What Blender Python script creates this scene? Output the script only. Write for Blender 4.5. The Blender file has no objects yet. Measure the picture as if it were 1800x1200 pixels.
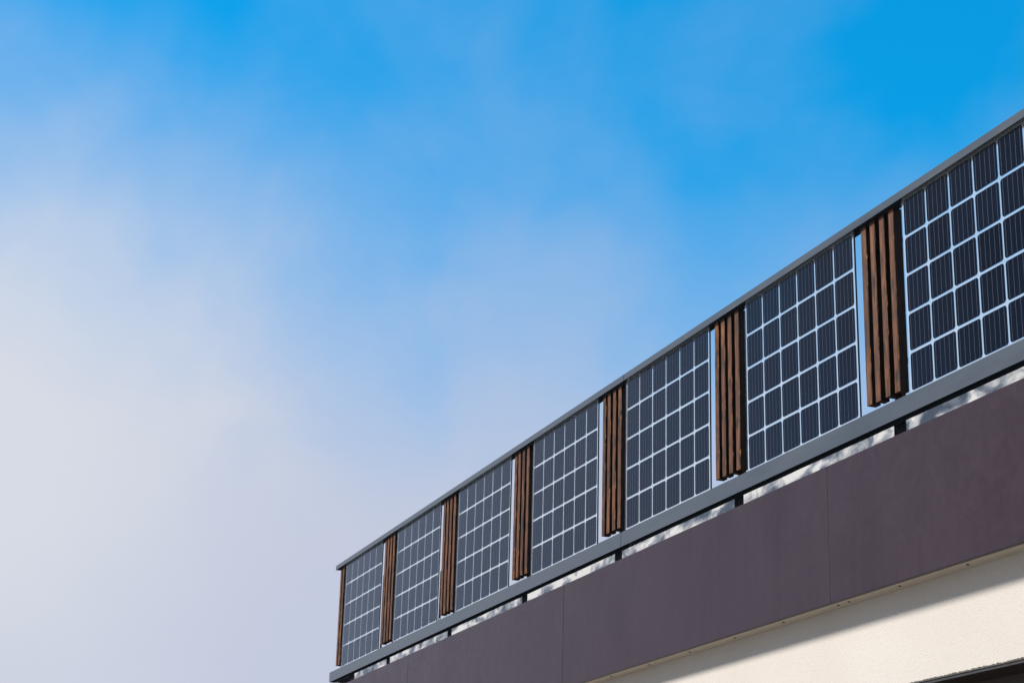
import bpy, bmesh, math, random
from mathutils import Vector, Matrix

random.seed(11)
C = bpy.context.scene.collection
SC = bpy.context.scene

# ------------------------------------------------------------------ camera
# World axes: X runs along the facade (towards the camera), the facade faces -Y.
cam_d = bpy.data.cameras.new('camera')
cam = bpy.data.objects.new('camera', cam_d)
C.objects.link(cam)
Rv = Vector((0.353972, 0.934898, 0.025864))
Uv = Vector((0.286873, -0.134854, 0.948429))
Fv = Vector((-0.890173, 0.328298, 0.315932))
m = Matrix((Rv, Uv, -Fv)).transposed().to_4x4()
m.translation = Vector((9.8263, -3.9731, 1.5827))
cam.matrix_world = m
cam_d.sensor_width = 36.0
cam_d.lens = 65.169
cam_d.clip_start = 0.05
cam_d.clip_end = 5000
cam_d.dof.use_dof = True
cam_d.dof.focus_distance = 8.5
cam_d.dof.aperture_fstop = 9.0
SC.camera = cam

# ------------------------------------------------------------------ sun and sky
SUN_A = math.radians(28)      # from the facade's normal towards its far end
SUN_E = math.radians(39)
to_sun = Vector((-math.sin(SUN_A) * math.cos(SUN_E), -math.cos(SUN_A) * math.cos(SUN_E), math.sin(SUN_E)))
sun_d = bpy.data.lights.new('sun', 'SUN')
sun_d.energy = 5.0
sun_d.angle = math.radians(10)           # veiled by thin cloud: soft shadow edge
sun_d.color = (1.0, 0.92, 0.83)
sun = bpy.data.objects.new('sun', sun_d)
sun.rotation_euler = to_sun.to_track_quat('Z', 'Y').to_euler()
sun.location = (0, -10, 20)
C.objects.link(sun)

world = bpy.data.worlds.new('World')
SC.world = world
world.use_nodes = True
wn, wl = world.node_tree.nodes, world.node_tree.links
wn.clear()


def wnode(t, **kw):
    n = wn.new(t)
    for k, v in kw.items():
        setattr(n, k, v)
    return n


def wmath(op, a, b=None, clamp=False):
    n = wnode('ShaderNodeMath', operation=op, use_clamp=clamp)
    for i, v in enumerate((a, b)):
        if v is None:
            continue
        if isinstance(v, (int, float)):
            n.inputs[i].default_value = v
        else:
            wl.new(v, n.inputs[i])
    return n.outputs[0]


def wsmooth(v, lo, hi):
    n = wnode('ShaderNodeMapRange', interpolation_type='SMOOTHSTEP')
    wl.new(v, n.inputs[0])
    n.inputs[1].default_value = lo
    n.inputs[2].default_value = hi
    return n.outputs[0]


out = wnode('ShaderNodeOutputWorld')
bg = wnode('ShaderNodeBackground')
bg.inputs[1].default_value = 0.085
wl.new(bg.outputs[0], out.inputs[0])
sky = wnode('ShaderNodeTexSky', sky_type='NISHITA')
sky.sun_disc = False
sky.sun_elevation = SUN_E
sky.sun_rotation = math.atan2(to_sun.x, to_sun.y)
sky.altitude = 600
sky.air_density = 1.0
sky.dust_density = 0.0
sky.ozone_density = 3.0
tint = wnode('ShaderNodeMix', data_type='RGBA', blend_type='MULTIPLY')
tint.inputs[0].default_value = 1.0
tint.inputs[7].default_value = (0.06, 2.35, 2.85, 1)
wl.new(sky.outputs[0], tint.inputs[6])
tc = wnode('ShaderNodeTexCoord')
dirv = tc.outputs['Generated']


def wnoise(scale, detail, rough, off, dist=0.0):
    mp = wnode('ShaderNodeMapping')
    mp.inputs['Location'].default_value = off
    wl.new(dirv, mp.inputs[0])
    n = wnode('ShaderNodeTexNoise')
    n.inputs['Scale'].default_value = scale
    n.inputs['Detail'].default_value = detail
    n.inputs['Roughness'].default_value = rough
    n.inputs['Distortion'].default_value = dist
    wl.new(mp.outputs[0], n.inputs[0])
    return n.outputs[0]


# a soft bank of cloud and haze lying low on the far left, fading upwards to open blue
dt = wnode('ShaderNodeVectorMath', operation='DOT_PRODUCT')
wl.new(dirv, dt.inputs[0])
dt.inputs[1].default_value = Vector((-0.80025, -0.0677, -0.59583)).normalized()
ang = wmath('ARCCOSINE', dt.outputs['Value'])
n_big = wnoise(4.2, 4.0, 0.45, (6.77, 6.23, 9.01), 0.3)
n_mid = wnoise(11.0, 6.0, 0.5, (16.45, 17.5, 0.98), 0.4)
warp = wmath('ADD', wmath('MULTIPLY', wmath('SUBTRACT', n_big, 0.5), 0.17),
             wmath('MULTIPLY', wmath('SUBTRACT', n_mid, 0.5), 0.10))
bank = wmath('SUBTRACT', 1.0, wsmooth(wmath('ADD', ang, warp), 0.925, 1.185))
# horizon haze and thin broken cloud over the rest of the sky
sep = wnode('ShaderNodeSeparateXYZ')
wl.new(dirv, sep.inputs[0])
haze = wmath('SUBTRACT', 1.0, wsmooth(wmath('ADD', sep.outputs[2], wmath('MULTIPLY', warp, 0.5)), 0.20, 0.41))
# broken grey-white cloud beyond the blue opening, mostly unseen, added to neutralise sky fill
dg = wnode('ShaderNodeVectorMath', operation='DOT_PRODUCT')
wl.new(dirv, dg.inputs[0])
dg.inputs[1].default_value = Vector((-0.70, 0.52, 0.49)).normalized()
n_cov = wnoise(2.6, 7.0, 0.58, (7.3, 0.6, 2.2), 0.6)
open_ = wsmooth(wmath('ADD', wmath('ARCCOSINE', dg.outputs['Value']), wmath('MULTIPLY', wmath('SUBTRACT', n_cov, 0.5), 0.55)), 0.62, 1.15)
cover = wmath('MULTIPLY', open_, wmath('ADD', 0.35, wmath('MULTIPLY', wsmooth(n_cov, 0.35, 0.62), 0.6)))
az = wnode('ShaderNodeMix', data_type='RGBA')
az.inputs[0].default_value = 0.55
az.inputs[7].default_value = (0.02, 3.75, 8.9, 1)
wl.new(tint.outputs[2], az.inputs[6])
grey = wnode('ShaderNodeMix', data_type='RGBA')
grey.inputs[6].default_value = (2.3, 2.4, 2.7, 1)
grey.inputs[7].default_value = (5.2, 5.2, 5.3, 1)
wl.new(wsmooth(n_cov, 0.40, 0.66), grey.inputs[0])
cmix0 = wnode('ShaderNodeMix', data_type='RGBA')
wl.new(cover, cmix0.inputs[0])
wl.new(az.outputs[2], cmix0.inputs[6])
wl.new(grey.outputs[2], cmix0.inputs[7])
n_wisp = wnoise(5.5, 5.0, 0.48, (5.35, 9.66, 5.36), 0.25)
wisp = wmath('MULTIPLY', wsmooth(n_wisp, 0.36, 0.66), 0.19)
cf0 = wmath('MAXIMUM', bank, wmath('MULTIPLY', haze, 0.92))
cf = wmath('ADD', cf0, wmath('MULTIPLY', wisp, wmath('SUBTRACT', 1.0, cf0)), clamp=True)
cmix = wnode('ShaderNodeMix', data_type='RGBA')
dc = wnode('ShaderNodeVectorMath', operation='DOT_PRODUCT')
wl.new(dirv, dc.inputs[0])
dc.inputs[1].default_value = Vector((-0.9655, 0.045, 0.2560)).normalized()
core = wnode('ShaderNodeMix', data_type='RGBA')
core.inputs[6].default_value = (8.0, 8.35, 9.25, 1)
core.inputs[7].default_value = (6.3, 6.85, 8.55, 1)
wl.new(wsmooth(wmath('ADD', wmath('ARCCOSINE', dc.outputs['Value']), warp), 0.03, 0.30), core.inputs[0])
far = wnode('ShaderNodeMix', data_type='RGBA')
far.inputs[7].default_value = (3.3, 3.6, 4.3, 1)  # cloud and haze dimmed out of view to lower the sky fill
wl.new(wsmooth(wmath('ARCCOSINE', dc.outputs['Value']), 0.75, 1.9), far.inputs[0])
wl.new(core.outputs[2], far.inputs[6])
wl.new(far.outputs[2], cmix.inputs[7])
wl.new(cf, cmix.inputs[0])
wl.new(cmix0.outputs[2], cmix.inputs[6])
wl.new(cmix.outputs[2], bg.inputs[0])

SC.view_settings.view_transform = 'Standard'
SC.view_settings.look = 'None'
SC.view_settings.gamma = 1.0
SC.view_settings.exposure = 0.0
SC.render.engine = 'CYCLES'
SC.cycles.max_bounces = 12
SC.cycles.transparent_max_bounces = 24
SC.cycles.use_denoising = True


# ------------------------------------------------------------------ material helpers
class Mat:
    def __init__(self, name):
        self.m = bpy.data.materials.new(name)
        self.m.use_nodes = True
        self.n = self.m.node_tree.nodes
        self.l = self.m.node_tree.links
        self.b = self.n['Principled BSDF']
        self.o = self.n['Material Output']

    def node(self, t, **kw):
        n = self.n.new(t)
        for k, v in kw.items():
            setattr(n, k, v)
        return n

    def put(self, sock, v):
        if isinstance(v, bpy.types.NodeSocket):
            self.l.new(v, sock)
        elif isinstance(v, (tuple, list)) and len(v) == 3 and sock.type == 'RGBA':
            sock.default_value = (*v, 1)
        else:
            sock.default_value = v

    def set(self, **kw):
        for k, v in kw.items():
            self.put(self.b.inputs[k.replace('_', ' ')], v)
        return self

    def math(self, op, a, b=0.0, clamp=False):
        n = self.node('ShaderNodeMath', operation=op, use_clamp=clamp)
        self.put(n.inputs[0], a)
        self.put(n.inputs[1], b)
        return n.outputs[0]

    def coord(self, scale=(1, 1, 1), kind='Object', rand=False):
        t = self.node('ShaderNodeTexCoord')
        mp = self.node('ShaderNodeMapping')
        mp.inputs['Scale'].default_value = scale
        self.l.new(t.outputs[kind], mp.inputs[0])
        if rand:
            oi = self.node('ShaderNodeObjectInfo')
            mul = self.math('MULTIPLY', oi.outputs['Random'], 37.0)
            cb = self.node('ShaderNodeCombineXYZ')
            for i in range(3):
                self.l.new(mul, cb.inputs[i])
            self.l.new(cb.outputs[0], mp.inputs['Location'])
        return mp.outputs[0]

    def noise(self, vec, scale, detail=4.0, rough=0.5, dist=0.0):
        n = self.node('ShaderNodeTexNoise')
        self.l.new(vec, n.inputs[0])
        n.inputs['Scale'].default_value = scale
        n.inputs['Detail'].default_value = detail
        n.inputs['Roughness'].default_value = rough
        n.inputs['Distortion'].default_value = dist
        return n.outputs[0]

    def ramp(self, v, stops):
        r = self.node('ShaderNodeValToRGB')
        self.l.new(v, r.inputs[0])
        e = r.color_ramp.elements
        while len(e) < len(stops):
            e.new(0.5)
        for el, (p, c) in zip(e, stops):
            el.position = p
            el.color = (*c, 1) if len(c) == 3 else c
        return r.outputs[0]

    def mix(self, f, a, b, mode='MIX'):
        n = self.node('ShaderNodeMix', data_type='RGBA', blend_type=mode)
        self.put(n.inputs[0], f)
        self.put(n.inputs[6], a)
        self.put(n.inputs[7], b)
        return n.outputs[2]

    def rng(self, v, a, b, c, d, smooth=False):
        n = self.node('ShaderNodeMapRange')
        if smooth:
            n.interpolation_type = 'SMOOTHSTEP'
        self.put(n.inputs[0], v)
        for i, x in enumerate((a, b, c, d)):
            n.inputs[i + 1].default_value = x
        return n.outputs[0]

    def bump(self, h, strength=0.3, dist=0.01, normal=None):
        n = self.node('ShaderNodeBump')
        n.inputs['Strength'].default_value = strength
        n.inputs['Distance'].default_value = dist
        self.l.new(h, n.inputs['Height'])
        if normal is not None:
            self.l.new(normal, n.inputs['Normal'])
        return n.outputs[0]


def mat_rail():
    M = Mat('powder_coated_steel')
    v = M.coord()
    big = M.noise(M.coord((1.2, 1, 6)), 1.6, 4, 0.55)
    fine = M.noise(v, 420, 2, 0.5)
    col = M.mix(M.rng(big, 0.3, 0.7, 0, 1), (0.050, 0.067, 0.090), (0.064, 0.082, 0.106))
    drip = M.noise(M.coord((26, 1, 1.3)), 1.0, 5, 0.6)
    col = M.mix(M.rng(drip, 0.66, 0.80, 0, 0.35), col, (0.20, 0.21, 0.20))
    M.set(Base_Color=col, Roughness=M.rng(big, 0.3, 0.7, 0.28, 0.40), Normal=M.bump(fine, 0.25, 0.0006))
    M.b.inputs['Specular IOR Level'].default_value = 0.5
    return M.m


def mat_plain(name, col, rough=0.5, var=0.12, scale=30.0, metallic=0.0, spec=0.5):
    M = Mat(name)
    n = M.noise(M.coord(), scale, 4, 0.6)
    M.set(Base_Color=M.mix(M.rng(n, 0.3, 0.7, 0, 1), tuple(c * (1 - var) for c in col), tuple(min(1, c * (1 + var)) for c in col)),
          Roughness=rough, Metallic=metallic, Normal=M.bump(n, 0.1, 0.001))
    M.b.inputs['Specular IOR Level'].default_value = spec
    return M.m


def mat_fascia():
    M = Mat('fibre_cement_aubergine')
    v = M.coord(rand=True)
    big = M.noise(M.coord((1.0, 1, 0.55), rand=True), 2.3, 5, 0.55, 0.6)
    streak = M.noise(M.coord((34, 1, 1.2), rand=True), 1.0, 5, 0.6)
    swirl = M.noise(v, 9.0, 6, 0.65, 1.5)
    fine = M.noise(v, 260, 3, 0.6)
    t = M.math('ADD', M.math('MULTIPLY', big, 0.6), M.math('ADD', M.math('MULTIPLY', streak, 0.25), M.math('MULTIPLY', swirl, 0.25)))
    col = M.mix(M.rng(t, 0.42, 0.68, 0, 1), (0.0255, 0.0112, 0.0195), (0.036, 0.0200, 0.0315))
    col = M.mix(M.rng(fine, 0.35, 0.7, 0.0, 0.30), col, (0.021, 0.0125, 0.019))
    chip = M.node('ShaderNodeTexVoronoi')
    M.l.new(v, chip.inputs[0])
    chip.inputs['Scale'].default_value = 7.0
    speck = M.rng(chip.outputs['Distance'], 0.008, 0.014, 0.4, 0.0)
    col = M.mix(speck, col, (0.35, 0.33, 0.33))
    M.set(Base_Color=col, Roughness=M.rng(swirl, 0.3, 0.7, 0.30, 0.42), Normal=M.bump(fine, 0.18, 0.0008, M.bump(big, 0.10, 0.02)))
    M.b.inputs['Specular IOR Level'].default_value = 0.32
    return M.m


def mat_stucco():
    M = Mat('cream_stucco')
    v = M.coord()
    g = M.noise(v, 170, 4, 0.7)
    vo = M.node('ShaderNodeTexVoronoi')
    M.l.new(v, vo.inputs[0])
    vo.inputs['Scale'].default_value = 210
    h = M.math('SUBTRACT', M.math('MULTIPLY', g, 0.6), M.math('MULTIPLY', vo.outputs['Distance'], 0.5))
    big = M.noise(v, 1.7, 5, 0.55)
    col = M.mix(M.rng(big, 0.35, 0.65, 0, 1), (0.655, 0.622, 0.582), (0.69, 0.662, 0.625))
    col = M.mix(M.rng(h, -0.12, 0.12, 0.27, 0.0), col, (0.40, 0.365, 0.33))
    grime = M.noise(v, 42, 5, 0.7)
    col = M.mix(M.rng(grime, 0.68, 0.80, 0, 0.25), col, (0.58, 0.50, 0.42))
    M.set(Base_Color=col, Roughness=0.92, Normal=M.bump(h, 0.5, 0.003))
    M.b.inputs['Specular IOR Level'].default_value = 0.15
    return M.m


def mat_wood(name, edge=False, shaded=False):
    M = Mat(name)
    v = M.coord((1, 1, 1), rand=True)
    gr = M.noise(M.coord((42, 42, 4.0), rand=True), 1.0, 6, 0.65, 0.8)
    gr2 = M.noise(M.coord((260, 260, 5), rand=True), 1.0, 3, 0.6)
    patch = M.noise(M.coord((16, 16, 8.0), rand=True), 1.0, 4, 0.6, 0.5)
    oi = M.node('ShaderNodeObjectInfo')
    base = M.ramp(M.math('ADD', M.math('MULTIPLY', gr, 0.7), M.math('MULTIPLY', gr2, 0.3)),
                  [(0.40, (0.010, 0.0032, 0.0013)), (0.47, (0.080, 0.027, 0.0085)), (0.54, (0.170, 0.062, 0.0195)), (0.66, (0.29, 0.112, 0.036))])
    base = M.mix(M.rng(patch, 0.46, 0.64, 0.0, 0.8), base, (0.026, 0.0105, 0.005))
    base = M.mix(M.rng(oi.outputs['Random'], 0, 1, 0.0, 0.35), base, (0.095, 0.040, 0.017))
    # knots
    kv = M.node('ShaderNodeTexVoronoi')
    M.l.new(M.coord((18, 18, 7.5), rand=True), kv.inputs[0])
    kv.inputs['Scale'].default_value = 1.0
    base = M.mix(M.rng(kv.outputs['Distance'], 0.15, 0.30, 0.95, 0.0, True), base, (0.018, 0.008, 0.005))
    if shaded:      # shade on the slat sides painted in as a darker wood colour
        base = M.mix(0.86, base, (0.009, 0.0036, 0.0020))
    if edge:  # sunlit orange slivers painted as patches along the slat edge
        glint = M.noise(M.coord((12, 12, 7.5), rand=True), 1.0, 4, 0.6)
        base = M.mix(M.rng(glint, 0.52, 0.60, 0.0, 1.0), base, (0.46, 0.18, 0.045))
    M.set(Base_Color=base, Roughness=0.55, Normal=M.bump(gr, 0.55, 0.0016, M.bump(gr2, 0.3, 0.0006)))
    M.b.inputs['Specular IOR Level'].default_value = 0.3
    return M.m


def mat_cell():
    M = Mat('silicon_cell')
    oi = M.node('ShaderNodeObjectInfo')
    f = M.noise(M.coord((1, 1, 1)), 24, 3, 0.5)
    col = M.mix(oi.outputs['Random'], (0.0008, 0.0036, 0.0135), (0.0022, 0.0070, 0.0230))
    col = M.mix(M.rng(f, 0.3, 0.7, 0, 0.3), col, (0.004, 0.009, 0.022))
    M.set(Base_Color=col, Roughness=0.6)
    M.b.inputs['Specular IOR Level'].default_value = 0.0
    return M.m


def mat_glass():
    M = Mat('panel_glass')
    M.n.remove(M.b)
    lw = M.node('ShaderNodeLayerWeight')
    lw.inputs['Blend'].default_value = 0.5
    p5 = M.math('POWER', lw.outputs['Facing'], 5.0)
    fr = M.math('ADD', M.math('MULTIPLY', p5, 0.94), 0.012)
    tr = M.node('ShaderNodeBsdfTransparent')
    tr.inputs[0].default_value = (0.955, 0.972, 0.978, 1)
    gl = M.node('ShaderNodeBsdfGlossy')
    gl.inputs['Roughness'].default_value = 0.02
    gl.inputs['Color'].default_value = (0.84, 0.93, 1.0, 1)
    wv = M.noise(M.coord((1, 1, 1), rand=True), 3.0, 2, 0.5)
    M.l.new(M.bump(wv, 0.05, 0.02), gl.inputs['Normal'])
    mx = M.node('ShaderNodeMixShader')
    M.l.new(fr, mx.inputs[0])
    M.l.new(tr.outputs[0], mx.inputs[1])
    M.l.new(gl.outputs[0], mx.inputs[2])
    M.l.new(mx.outputs[0], M.o.inputs[0])
    return M.m


def mat_interlayer():
    M = Mat('milky_interlayer')
    M.n.remove(M.b)
    tr = M.node('ShaderNodeBsdfTransparent')
    df = M.node('ShaderNodeBsdfDiffuse')
    df.inputs[0].default_value = (0.80, 0.84, 0.88, 1)
    mx = M.node('ShaderNodeMixShader')
    nz = M.noise(M.coord((1, 1, 1), rand=True), 6.0, 3, 0.5)
    M.l.new(M.rng(nz, 0.3, 0.7, 0.15, 0.24), mx.inputs[0])
    M.l.new(tr.outputs[0], mx.inputs[1])
    M.l.new(df.outputs[0], mx.inputs[2])
    M.l.new(mx.outputs[0], M.o.inputs[0])
    return M.m


def mat_galv():
    M = Mat('galvanised_sheet')
    v = M.coord((1.0, 1, 1.9), rand=True)
    a = M.noise(v, 6.0, 5, 0.5, 0.6)
    b = M.noise(v, 24, 4, 0.55)
    t = M.math('ADD', M.math('MULTIPLY', a, 0.92), M.math('MULTIPLY', b, 0.08))
    col = M.ramp(t, [(0.39, (0.06, 0.08, 0.11)), (0.46, (0.20, 0.225, 0.26)), (0.52, (0.44, 0.445, 0.445)), (0.60, (0.82, 0.79, 0.73))])  # spangle mottling, with mirrored broken cloud painted into the base colour
    M.set(Base_Color=col, Metallic=0.45, Roughness=M.rng(b, 0.3, 0.7, 0.16, 0.34), Normal=M.bump(a, 0.08, 0.01))
    return M.m


def mat_ground():
    M = Mat('pale_gravel')
    v = M.coord()
    n = M.noise(v, 60, 5, 0.7)
    b = M.noise(v, 0.4, 4, 0.5)
    col = M.mix(M.rng(n, 0.3, 0.7, 0, 1), (0.16, 0.15, 0.135), (0.32, 0.30, 0.27))
    col = M.mix(M.rng(b, 0.35, 0.65, 0, 0.4), col, (0.24, 0.23, 0.20))
    M.set(Base_Color=col, Roughness=0.95, Normal=M.bump(n, 0.6, 0.02))
    return M.m


RAIL = mat_rail()
DARK = mat_plain('dark_post_steel', (0.018, 0.020, 0.023), 0.5, 0.2)
FASCIA = mat_fascia()
STUCCO = mat_stucco()
TRIM = mat_plain('beige_trim', (0.50, 0.43, 0.355), 0.55, 0.05, 12)
BACK = mat_plain('joint_profile', (0.22, 0.16, 0.13), 0.5, 0.2, 60)
SCREW = mat_plain('screw_black', (0.012, 0.011, 0.011), 0.45, 0.2)
WOOD = mat_wood('stained_larch')
WEDGE = mat_wood('stained_larch_edge_glint', True)
WSIDE = mat_wood('stained_larch_shaded_cheek', False, True)
CELL = mat_cell()
BUS = mat_plain('busbar_silver', (0.12, 0.145, 0.20), 0.5, 0.1, 200)
GLASS = mat_glass()
GEDGE = mat_plain('glass_edge', (0.085, 0.110, 0.130), 0.3, 0.2)
GALV = mat_galv()
MILKY = mat_interlayer()
GROUND = mat_ground()
BROWN = mat_plain('brown_window_frame', (0.060, 0.042, 0.037), 0.5, 0.15, 50)
DBROWN = mat_plain('dark_brown_board', (0.022, 0.013, 0.010), 0.55, 0.25, 50)
BEAD = mat_plain('zinc_bead', (0.30, 0.30, 0.31), 0.5, 0.2, 90)
PANE = mat_plain('window_pane', (0.012, 0.014, 0.016), 0.06, 0.1)
ROOF = mat_plain('roof_membrane', (0.16, 0.16, 0.16), 0.9, 0.15, 40)
BLOCK = mat_plain('setting_block', (0.72, 0.50, 0.30), 0.6, 0.1, 90)
WALLSIDE = STUCCO


# ------------------------------------------------------------------ mesh helpers (o = distance out from the panel plane)
def obj(name, bm, mats, parent=None, smooth=False):
    me = bpy.data.meshes.new(name)
    bm.normal_update()
    bm.to_mesh(me)
    bm.free()
    if not isinstance(mats, (list, tuple)):
        mats = [mats]
    for mm in mats:
        me.materials.append(mm)
    if smooth:
        for p in me.polygons:
            p.use_smooth = True
    o = bpy.data.objects.new(name, me)
    C.objects.link(o)
    o.parent = parent
    return o


def inst(name, src, parent, loc=(0, 0, 0)):
    o = bpy.data.objects.new(name, src)
    C.objects.link(o)
    o.parent = parent
    o.location = loc
    return o


def thing(name, label, cat, loc, group=None):
    o = bpy.data.objects.new(name, None)
    o.empty_display_size = 0.1
    C.objects.link(o)
    o.location = loc
    o['label'] = label
    o['category'] = cat
    if group:
        o['group'] = group
    return o


def box(bm, x0, x1, o0, o1, z0, z1, mi=0):
    """x along the facade, o out of the facade (world y = -o)."""
    y0, y1 = -o1, -o0
    vs = [bm.verts.new(p) for p in ((x0, y0, z0), (x1, y0, z0), (x1, y1, z0), (x0, y1, z0),
                                    (x0, y0, z1), (x1, y0, z1), (x1, y1, z1), (x0, y1, z1))]
    fs = []
    for q in ((0, 3, 2, 1), (4, 5, 6, 7), (0, 1, 5, 4), (1, 2, 6, 5), (2, 3, 7, 6), (3, 0, 4, 7)):
        f = bm.faces.new([vs[i] for i in q])
        f.material_index = mi
        fs.append(f)
    return fs


def bbox(x0, x1, o0, o1, z0, z1, bev=0.0, seg=1):
    bm = bmesh.new()
    box(bm, x0, x1, o0, o1, z0, z1)
    if bev:
        bmesh.ops.bevel(bm, geom=bm.edges[:], offset=bev, segments=seg, affect='EDGES', profile=0.5)
    return bm


def extrude_profile(prof, x0, x1, bev=0.0012):
    """prof: closed (o, z) outline, extruded along x."""
    bm = bmesh.new()
    a = [bm.verts.new((x0, -o, z)) for o, z in prof]
    b = [bm.verts.new((x1, -o, z)) for o, z in prof]
    n = len(prof)
    for i in range(n):
        j = (i + 1) % n
        bm.faces.new((a[i], a[j], b[j], b[i]))
    bm.faces.new(a[::-1])
    bm.faces.new(b)
    bmesh.ops.recalc_face_normals(bm, faces=bm.faces[:])
    if bev:
        es = [e for e in bm.edges if abs(e.verts[0].co.x - e.verts[1].co.x) > 0.01 or True]
        bmesh.ops.bevel(bm, geom=es, offset=bev, segments=1, affect='EDGES', profile=0.5)
    return bm


STEP = 1.40136
XC = [STEP * (i - 4) for i in range(1, 8)]          # panel centres, far end first
PL, PR = -0.509, 0.515                              # panel edges about its centre
POST = [XC[0] - STEP + 0.704] + [x + 0.704 for x in XC]
X_END = -4.985
X_STOP = 5.32

# ------------------------------------------------------------------ ground
bm = bmesh.new()
bmesh.ops.create_grid(bm, x_segments=24, y_segments=24, size=1500)
g = obj('ground', bm, GROUND)
g['kind'] = 'structure'

# ------------------------------------------------------------------ building
bld = thing('building', 'cream rendered house with dark aubergine fascia band under the solar railing', 'building', (0, 0.06, 0))
Y0 = 0.06
WO = -0.06            # wall face
OPX0, OPX1, OPZ0, OPZ1 = 2.9, 5.7, 0.95, 2.650
WX0, WX1 = -5.0, 11.0
WTOP = 3.032


def local(o):
    o.location.y -= Y0
    return o


bm = bmesh.new()


def quad(bm, pts):
    f = bm.faces.new([bm.verts.new((x, -o, z)) for x, o, z in pts])
    return f


def front(bm, x0, x1, z0, z1):
    quad(bm, [(x0, WO, z0), (x1, WO, z0), (x1, WO, z1), (x0, WO, z1)])


front(bm, WX0, OPX0, 0, WTOP)
front(bm, OPX1, WX1, 0, WTOP)
front(bm, OPX0, OPX1, 0, OPZ0)
# lintel strip with a ragged lower render edge and a small rounded return
N = 420
top = bm.verts.new((OPX0, -WO, WTOP)), bm.verts.new((OPX1, -WO, WTOP))
row, row2, row3 = [], [], []
for i in range(N + 1):
    x = OPX0 + (OPX1 - OPX0) * i / N
    j = random.uniform(-0.0022, 0.0022) + (random.random() < 0.06) * random.uniform(-0.004, 0.003)
    row.append(bm.verts.new((x, -WO, OPZ1 + 0.004 + j)))
    row2.append(bm.verts.new((x, -(WO - 0.005), OPZ1 + j)))
    row3.append(bm.verts.new((x, -(WO - 0.013), OPZ1)))
bm.faces.new(row + [top[1], top[0]])
for i in range(N):
    bm.faces.new((row2[i], row2[i + 1], row[i + 1], row[i]))
    bm.faces.new((row3[i], row3[i + 1], row2[i + 1], row2[i]))
D = -0.30
quad(bm, [(OPX0, WO, OPZ0), (OPX0, WO, OPZ1), (OPX0, D, OPZ1), (OPX0, D, OPZ0)])
quad(bm, [(OPX1, WO, OPZ1), (OPX1, WO, OPZ0), (OPX1, D, OPZ0), (OPX1, D, OPZ1)])
# end walls and back
DEPTH = -9.0
quad(bm, [(WX0, DEPTH, 0), (WX0, WO, 0), (WX0, WO, WTOP), (WX0, DEPTH, WTOP)])
quad(bm, [(WX1, WO, 0), (WX1, DEPTH, 0), (WX1, DEPTH, WTOP), (WX1, WO, WTOP)])
quad(bm, [(WX1, DEPTH, 0), (WX0, DEPTH, 0), (WX0, DEPTH, WTOP), (WX1, DEPTH, WTOP)])
local(obj('wall', bm, STUCCO, bld))

# roof slab and parapet core behind the fascia
local(obj('roof', bbox(WX0, WX1, DEPTH, -0.12, 3.04, 3.40), ROOF, bld))
local(obj('parapet', bbox(WX0 + 0.35, WX1 - 0.002, -0.40, -0.060, 3.402, 3.725), DARK, bld))

# window in the opening
win = bpy.data.objects.new('window', None)
C.objects.link(win)
win.parent = bld
win.location = (0, -Y0, 0)
obj('head_bead', bbox(OPX0 + .003, OPX1 - .003, -0.084, -0.0765, 2.6405, 2.6485, 0.0008), BEAD, win)
obj('head_board', bbox(OPX0 + .003, OPX1 - .003, -0.245, -0.0855, 2.646, 2.664, 0.001), DBROWN, win)
fr = obj('frame', bbox(OPX0 + .003, OPX1 - .003, -0.30, -0.246, 2.52, 2.664, 0.003), BROWN, win)
obj('frame_stile', bbox(OPX0 + .003, OPX0 + .09, -0.30, -0.246, OPZ0, 2.519, 0.003), BROWN, win)
obj('frame_stile', bbox(OPX1 - .09, OPX1 - .003, -0.30, -0.246, OPZ0, 2.519, 0.003), BROWN, win)
obj('frame_stile', bbox(4.25, 4.35, -0.298, -0.248, OPZ0, 2.519, 0.003), BROWN, win)
obj('pane', bbox(OPX0 + .0905, 4.2495, -0.285, -0.265, OPZ0, 2.519), PANE, win)
obj('pane', bbox(4.3505, OPX1 - .0905, -0.285, -0.265, OPZ0, 2.519), PANE, win)
obj('sill', bbox(OPX0 - .04, OPX1 + .04, -0.2995, -0.02, OPZ0 - .04, OPZ0 - .002, 0.003), BEAD, win)

# fascia band of wide boards with open joints
fas = bpy.data.objects.new('fascia', None)
C.objects.link(fas)
fas.parent = bld
fas.location = (0, -Y0, 0)
FZ0, FZ1 = 3.0245, 3.6105
joints = [-5.03, -2.757, 0.150, 3.111, 6.06, 9.01, 11.02]
for k in range(len(joints) - 1):
    x0, x1 = joints[k] + 0.0018, joints[k + 1] - 0.0018
    bm = bmesh.new()
    # thin board with a faint bow, so that reflections are not dead flat
    box(bm, x0, x1, 0.046, 0.050, FZ0, FZ1)
    bmesh.ops.bevel(bm, geom=bm.edges[:], offset=0.0009, segments=1, affect='EDGES')
    o = obj('fascia_board', bm, FASCIA, fas)
    o.location.y = random.uniform(-0.0004, 0.0)
obj('joint_backing', bbox(-5.02, 11.01, 0.0, 0.0455, 3.046, 3.54), BACK, fas)
obj('shadow_gap_strip', bbox(-5.02, 11.01, 0.0235, 0.0457, 3.0265, 3.0455), SCREW, fas)  # black strip put in for the shadow gap between boards and trim
obj('joint_strip', bbox(3.108, 3.114, 0.0461, 0.0484, 3.03, 3.60), BACK, fas)


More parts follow.
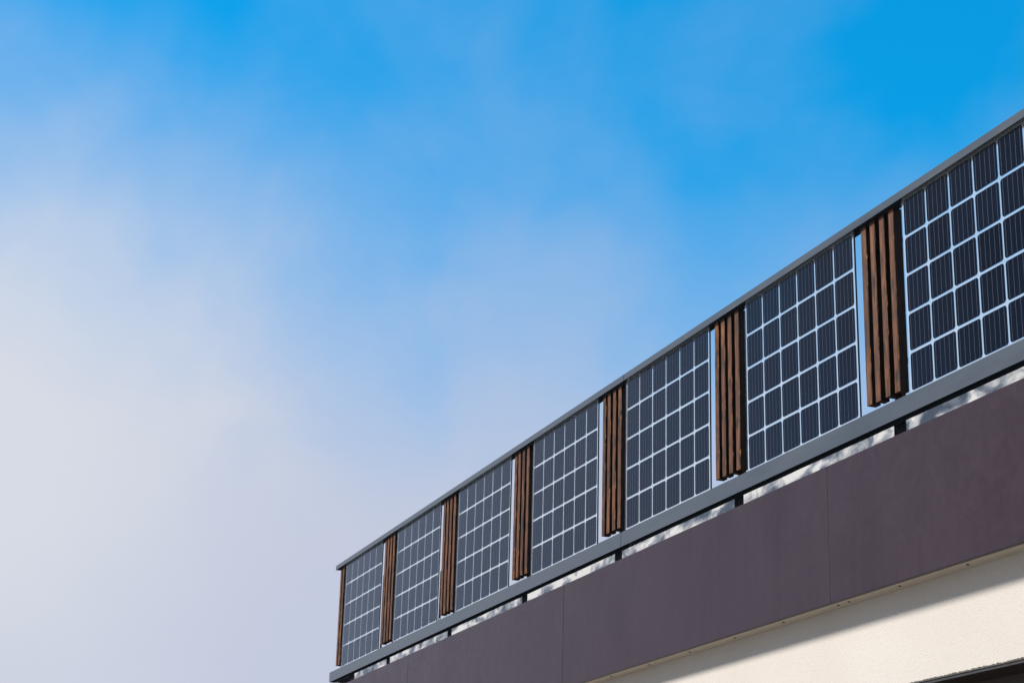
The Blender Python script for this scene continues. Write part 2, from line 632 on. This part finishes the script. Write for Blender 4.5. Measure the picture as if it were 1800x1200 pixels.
# beige trim closing the underside, with its screws
trm = bpy.data.objects.new('soffit_trim', None)
C.objects.link(trm)
bm = extrude_profile([(0.0230, 3.0285), (0.0230, 3.0385), (-0.059, 3.0420), (-0.059, 3.0300), (-0.040, 3.0330), (-0.012, 3.0335), (0.010, 3.0312)], WX0 - .01, 11.0, 0)
trm = local(obj('soffit_trim', bm, TRIM, bld))
bm = bmesh.new()
bmesh.ops.create_cone(bm, cap_ends=True, segments=10, radius1=0.0062, radius2=0.0050, depth=0.0026)
sc0 = None
for k in range(10):
    x = 0.194 + 0.4755 * k
    for xx in ([x, 3.135] if abs(x - 3.047) < 0.02 else [x]):
        if sc0 is None:
            sc0 = obj('screw', bm, SCREW, trm)
            sc0.location = (xx, 0.024, 3.0318)
        else:
            inst('screw', sc0.data, trm, (xx, 0.024 + random.uniform(-.002, .002), 3.0318))

# galvanised upstand sheets seen in the slot between the fascia and the railing
edges = [-4.62] + POST[1:] + [POST[-1] + STEP]
for k in range(len(POST)):
    a = POST[k] + 0.167 if k else -4.27
    b = (POST[k + 1] if k + 1 < len(POST) else POST[k] + STEP) + 0.076
    bm = bmesh.new()
    NS = 26
    z0, z1 = 3.555, 3.6735
    fr_, bk_ = [], []
    for i in range(NS + 1):
        x = a + (b - a) * i / NS
        w = 0.0009 * math.sin(7.1 * x + k) + 0.0006 * math.sin(17 * x + 2 * k)
        zt = z1
        fr_.append((x, 0.010 + w, z0, zt + random.uniform(-.0006, .0006)))
    f0 = [(bm.verts.new((x, -o, za)), bm.verts.new((x, -o, zb))) for x, o, za, zb in fr_]
    f1 = [(bm.verts.new((x, -o + .0016, za)), bm.verts.new((x, -o + .0016, zb))) for x, o, za, zb in fr_]
    for i in range(NS):
        bm.faces.new((f0[i][0], f0[i + 1][0], f0[i + 1][1], f0[i][1]))
        bm.faces.new((f1[i + 1][0], f1[i][0], f1[i][1], f1[i + 1][1]))
        bm.faces.new((f0[i][1], f0[i + 1][1], f1[i + 1][1], f1[i][1]))
        bm.faces.new((f0[i + 1][0], f0[i][0], f1[i][0], f1[i + 1][0]))
    bm.faces.new((f0[0][0], f0[0][1], f1[0][1], f1[0][0]))
    bm.faces.new((f0[-1][1], f0[-1][0], f1[-1][0], f1[-1][1]))
    o = local(obj('upstand_sheet', bm, GALV, bld))

# ------------------------------------------------------------------ railing
rail = thing('railing', 'grey steel roof terrace railing holding the row of solar panels', 'railing', (0, 0, 3.5))


def rl(o):
    o.location.z -= 3.5
    return o


JT = 0.905
TZ0, TZ1 = 4.6165, 4.6520
top_prof = [(0.022, TZ0), (0.022, TZ1), (-0.036, TZ1), (-0.036, TZ0), (-0.033, TZ0), (-0.033, TZ1 - .003), (0.019, TZ1 - .003), (0.019, TZ0)]
BZ0, BZ1 = 3.6915, 3.7710
bot_prof = [(0.022, BZ0), (0.022, BZ1), (-0.027, BZ1), (-0.027, BZ0), (-0.024, BZ0), (-0.024, BZ1 - .003), (0.019, BZ1 - .003), (0.019, BZ0)]
for a, b in ((X_END + .015, JT - .0024), (JT + .0024, X_STOP)):
    rl(obj('top_rail', extrude_profile(top_prof, a, b, 0.0008), RAIL, rail))
for a, b in ((X_END, JT - .024), (JT - .020, X_STOP)):
    rl(obj('bottom_rail', extrude_profile(bot_prof, a, b, 0.0008), RAIL, rail))
# short return of the bottom rail round the far corner, and the end cap plates
rl(obj('return_rail', bbox(X_END + .0005, X_END + .058, -0.62, -0.0275, BZ0 + .001, BZ1 - .001, 0.001), DARK, rail))
rl(obj('end_cap', bbox(X_END - .003, X_END - .0002, -0.027, 0.022, BZ0, BZ1, 0.0006), RAIL, rail))
rl(obj('end_cap', bbox(X_END + .012, X_END + .0148, -0.040, 0.022, TZ0, TZ1, 0.0006), RAIL, rail))
for x in POST:
    xp = x + 0.035
    rl(obj('post', bbox(xp - .036, xp + .036, -0.057, -0.0475, 3.38, 4.612, 0.001), DARK, rail))
    rl(obj('post_bracket', bbox(x - .1885 if x > -4.5 else x - .02, x - .1385 if x > -4.5 else x, -0.0365, -0.0335, 4.598, 4.6145, 0.0005), RAIL, rail))

# ------------------------------------------------------------------ solar panels
P = 0.1665
HC = 0.1545 / 2
CH = 0.0115


def cell_mesh():
    bm = bmesh.new()
    # octagonal cell (cut corners, slightly rounded) of real thickness
    pts = []
    for cx, cz, a0 in ((1, 1, 0), (-1, 1, 90), (-1, -1, 180), (1, -1, 270)):
        for t in (8, 30, 60, 82):
            a = math.radians(a0 + t)
            r = 0.0125
            pts.append((cx * (HC - r) + r * math.cos(a), cz * (HC - r) + r * math.sin(a)))
    f_ = [bm.verts.new((x, -0.0006, z)) for x, z in pts]
    b_ = [bm.verts.new((x, 0.0006, z)) for x, z in pts]
    bm.faces.new(f_)
    bm.faces.new(b_[::-1])
    n = len(pts)
    for i in range(n):
        j = (i + 1) % n
        bm.faces.new((f_[j], f_[i], b_[i], b_[j]))
    bmesh.ops.recalc_face_normals(bm, faces=bm.faces[:])
    for k in range(5):
        x = (k - 2) * 0.0312
        box(bm, x - .00045, x + .00045, 0.00062, 0.0011, -HC + .003, HC - .003, 1)
    me = bpy.data.meshes.new('solar_cell')
    bm.normal_update()
    bm.to_mesh(me)
    bm.free()
    me.materials.append(CELL)
    me.materials.append(BUS)
    return me


def glass_mesh():
    bm = bmesh.new()
    fs = box(bm, PL, PR, -0.0045, 0.0045, 3.7725 - 4.2, 4.6300 - 4.2, 0)
    fs[3].material_index = 1
    me = bpy.data.meshes.new('glass')
    bm.to_mesh(me)
    bm.free()
    me.materials.append(GLASS)
    me.materials.append(GEDGE)
    return me


IM = obj('interlayer', bbox(PL + .001, PR - .001, -0.0022, -0.0012, 3.774 - 4.2, 4.6285 - 4.2), MILKY)
IMM = IM.data
bpy.data.objects.remove(IM)
CM, GM = cell_mesh(), glass_mesh()
panel_labels = [
    'smallest and farthest solar panel, at the far left end beside the pair of slats',
    'second solar panel from the far left end of the railing',
    'third solar panel from the far left end of the railing',
    'middle solar panel of the seven, just left of the joints in the grey rails',
    'fifth solar panel from the left, just right of the joints in the grey rails',
    'sixth solar panel from the left, the largest one seen whole',
    'largest solar panel, cut off by the right edge of the picture',
]
for i, x in enumerate(XC):
    p = thing('solar_panel', panel_labels[i], 'solar panel', (x, 0, 4.2), 'glass solar panels in the railing')
    p.rotation_euler = (random.uniform(-.004, .004), 0, random.uniform(-.003, .003))
    inst('glass', GM, p)
    inst('interlayer', IMM, p)
    for c in range(6):
        for r in range(5):
            inst('solar_cell', CM, p, ((c - 2.5) * P + random.uniform(-.0005, .0005), 0, (2 - r) * P + random.uniform(-.0005, .0005)))
    if i in (2, 5, 3):
        bx = {2: -0.135, 5: -0.155, 3: 0.21}[i]
        w = {2: 0.03, 5: 0.018, 3: 0.008}[i]
        obj('setting_block', bbox(bx - w, bx + w, -0.0195, -0.0065, 3.772 - 4.2, 3.7905 - 4.2, 0.001), BLOCK, p)
    if i in (0, 1):
        # added holed dark strip behind the right hand edge, imitating a dark dotted gap
        bm = bmesh.new()
        zt = {0: 4.36, 1: 4.14}[i] - 4.2
        zb = 3.774 - 4.2
        holes = [{0: 4.28, 1: 4.03}[i] - 4.2 - 0.115 * k for k in range(4)]
        z = zt
        for hz in holes:
            if hz - .008 < zb:
                break
            box(bm, PR - .048, PR - .004, -0.028, -0.026, hz + .008, z)
            box(bm, PR - .048, PR - .034, -0.028, -0.026, hz - .008, hz + .008)
            box(bm, PR - .012, PR - .004, -0.028, -0.026, hz - .008, hz + .008)
            z = hz - .008
        box(bm, PR - .048, PR - .004, -0.028, -0.026, zb, z)
        obj('standin_strip', bm, DARK, p)


# ------------------------------------------------------------------ timber slat screens
def slat_bm(seed):
    rnd = random.Random(seed)
    bm = bmesh.new()
    w, dpt, e = 0.0395, 0.042, 0.0020
    z0, z1 = 3.8135 + rnd.uniform(-.0015, .0015), 4.613 + rnd.uniform(-.002, .002)
    ns = 46
    ph = [rnd.uniform(0, 6.28) for _ in range(4)]
    amp = rnd.uniform(0.0002, 0.0007)
    rings = []
    nick = {rnd.randrange(3, ns - 3): rnd.uniform(0.001, 0.0028) for _ in range(5)}
    for i in range(ns + 1):
        z = z0 + (z1 - z0) * i / ns
        t = i / ns
        bow = amp * math.sin(3.14 * t * rnd.choice((1, 1)) + ph[0]) + 0.0001 * math.sin(19 * t + ph[1])
        er = max(0.0008, e + 0.0006 * math.sin(31 * t + ph[2]) + rnd.uniform(-.0005, .0005) + nick.get(i, 0))
        el = max(0.0008, e * .7 + rnd.uniform(-.0005, .0005))
        wj = rnd.uniform(-.0004, .0004)
        x0, x1 = -w / 2 + bow, w / 2 + bow + wj
        prof = [(x0 + el, 0), (x1 - er, 0), (x1, -er), (x1, -dpt), (x0, -dpt), (x0, -el)]
        rings.append([bm.verts.new((x, -o, z - 4.2)) for x, o in prof])
    for i in range(ns):
        for j in range(6):
            k = (j + 1) % 6
            f = bm.faces.new((rings[i][j], rings[i][k], rings[i + 1][k], rings[i + 1][j]))
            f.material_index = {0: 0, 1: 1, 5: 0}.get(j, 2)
    bm.faces.new(rings[0][::-1])
    bm.faces.new(rings[-1])
    bmesh.ops.recalc_face_normals(bm, faces=bm.faces[:])
    return bm


names = ['first and second', 'second and third', 'third and fourth', 'fourth and fifth', 'fifth and sixth', 'sixth and seventh']
for k, px in enumerate(POST[:-1]):
    if k == 0:
        lab = 'pair of brown timber slats ending the railing at its far left'
        offs = (0.0255, 0.0985)
    else:
        lab = 'four brown timber slats between the %s solar panels from the left' % names[k - 1]
        offs = (-0.1185, -0.049, 0.0245, 0.0985)
    t = thing('slat_screen', lab, 'slat screen', (px, 0, 4.2), 'timber slat screens between the panels')
    for q, dx in enumerate(offs):
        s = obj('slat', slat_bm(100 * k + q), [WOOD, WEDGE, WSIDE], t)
        s.location = (dx + random.uniform(-.002, .002), random.uniform(-.001, .001), 0)
        s.rotation_euler = (0, random.uniform(-.0012, .0012), random.uniform(-.02, .02))
    x0, x1 = offs[0] - .015, offs[-1] + .015
    for zc in (3.95, 4.48):
        obj('batten', bbox(x0, x1, -0.0472, -0.0434, zc - .012 - 4.2, zc + .012 - 4.2), DARK, t)
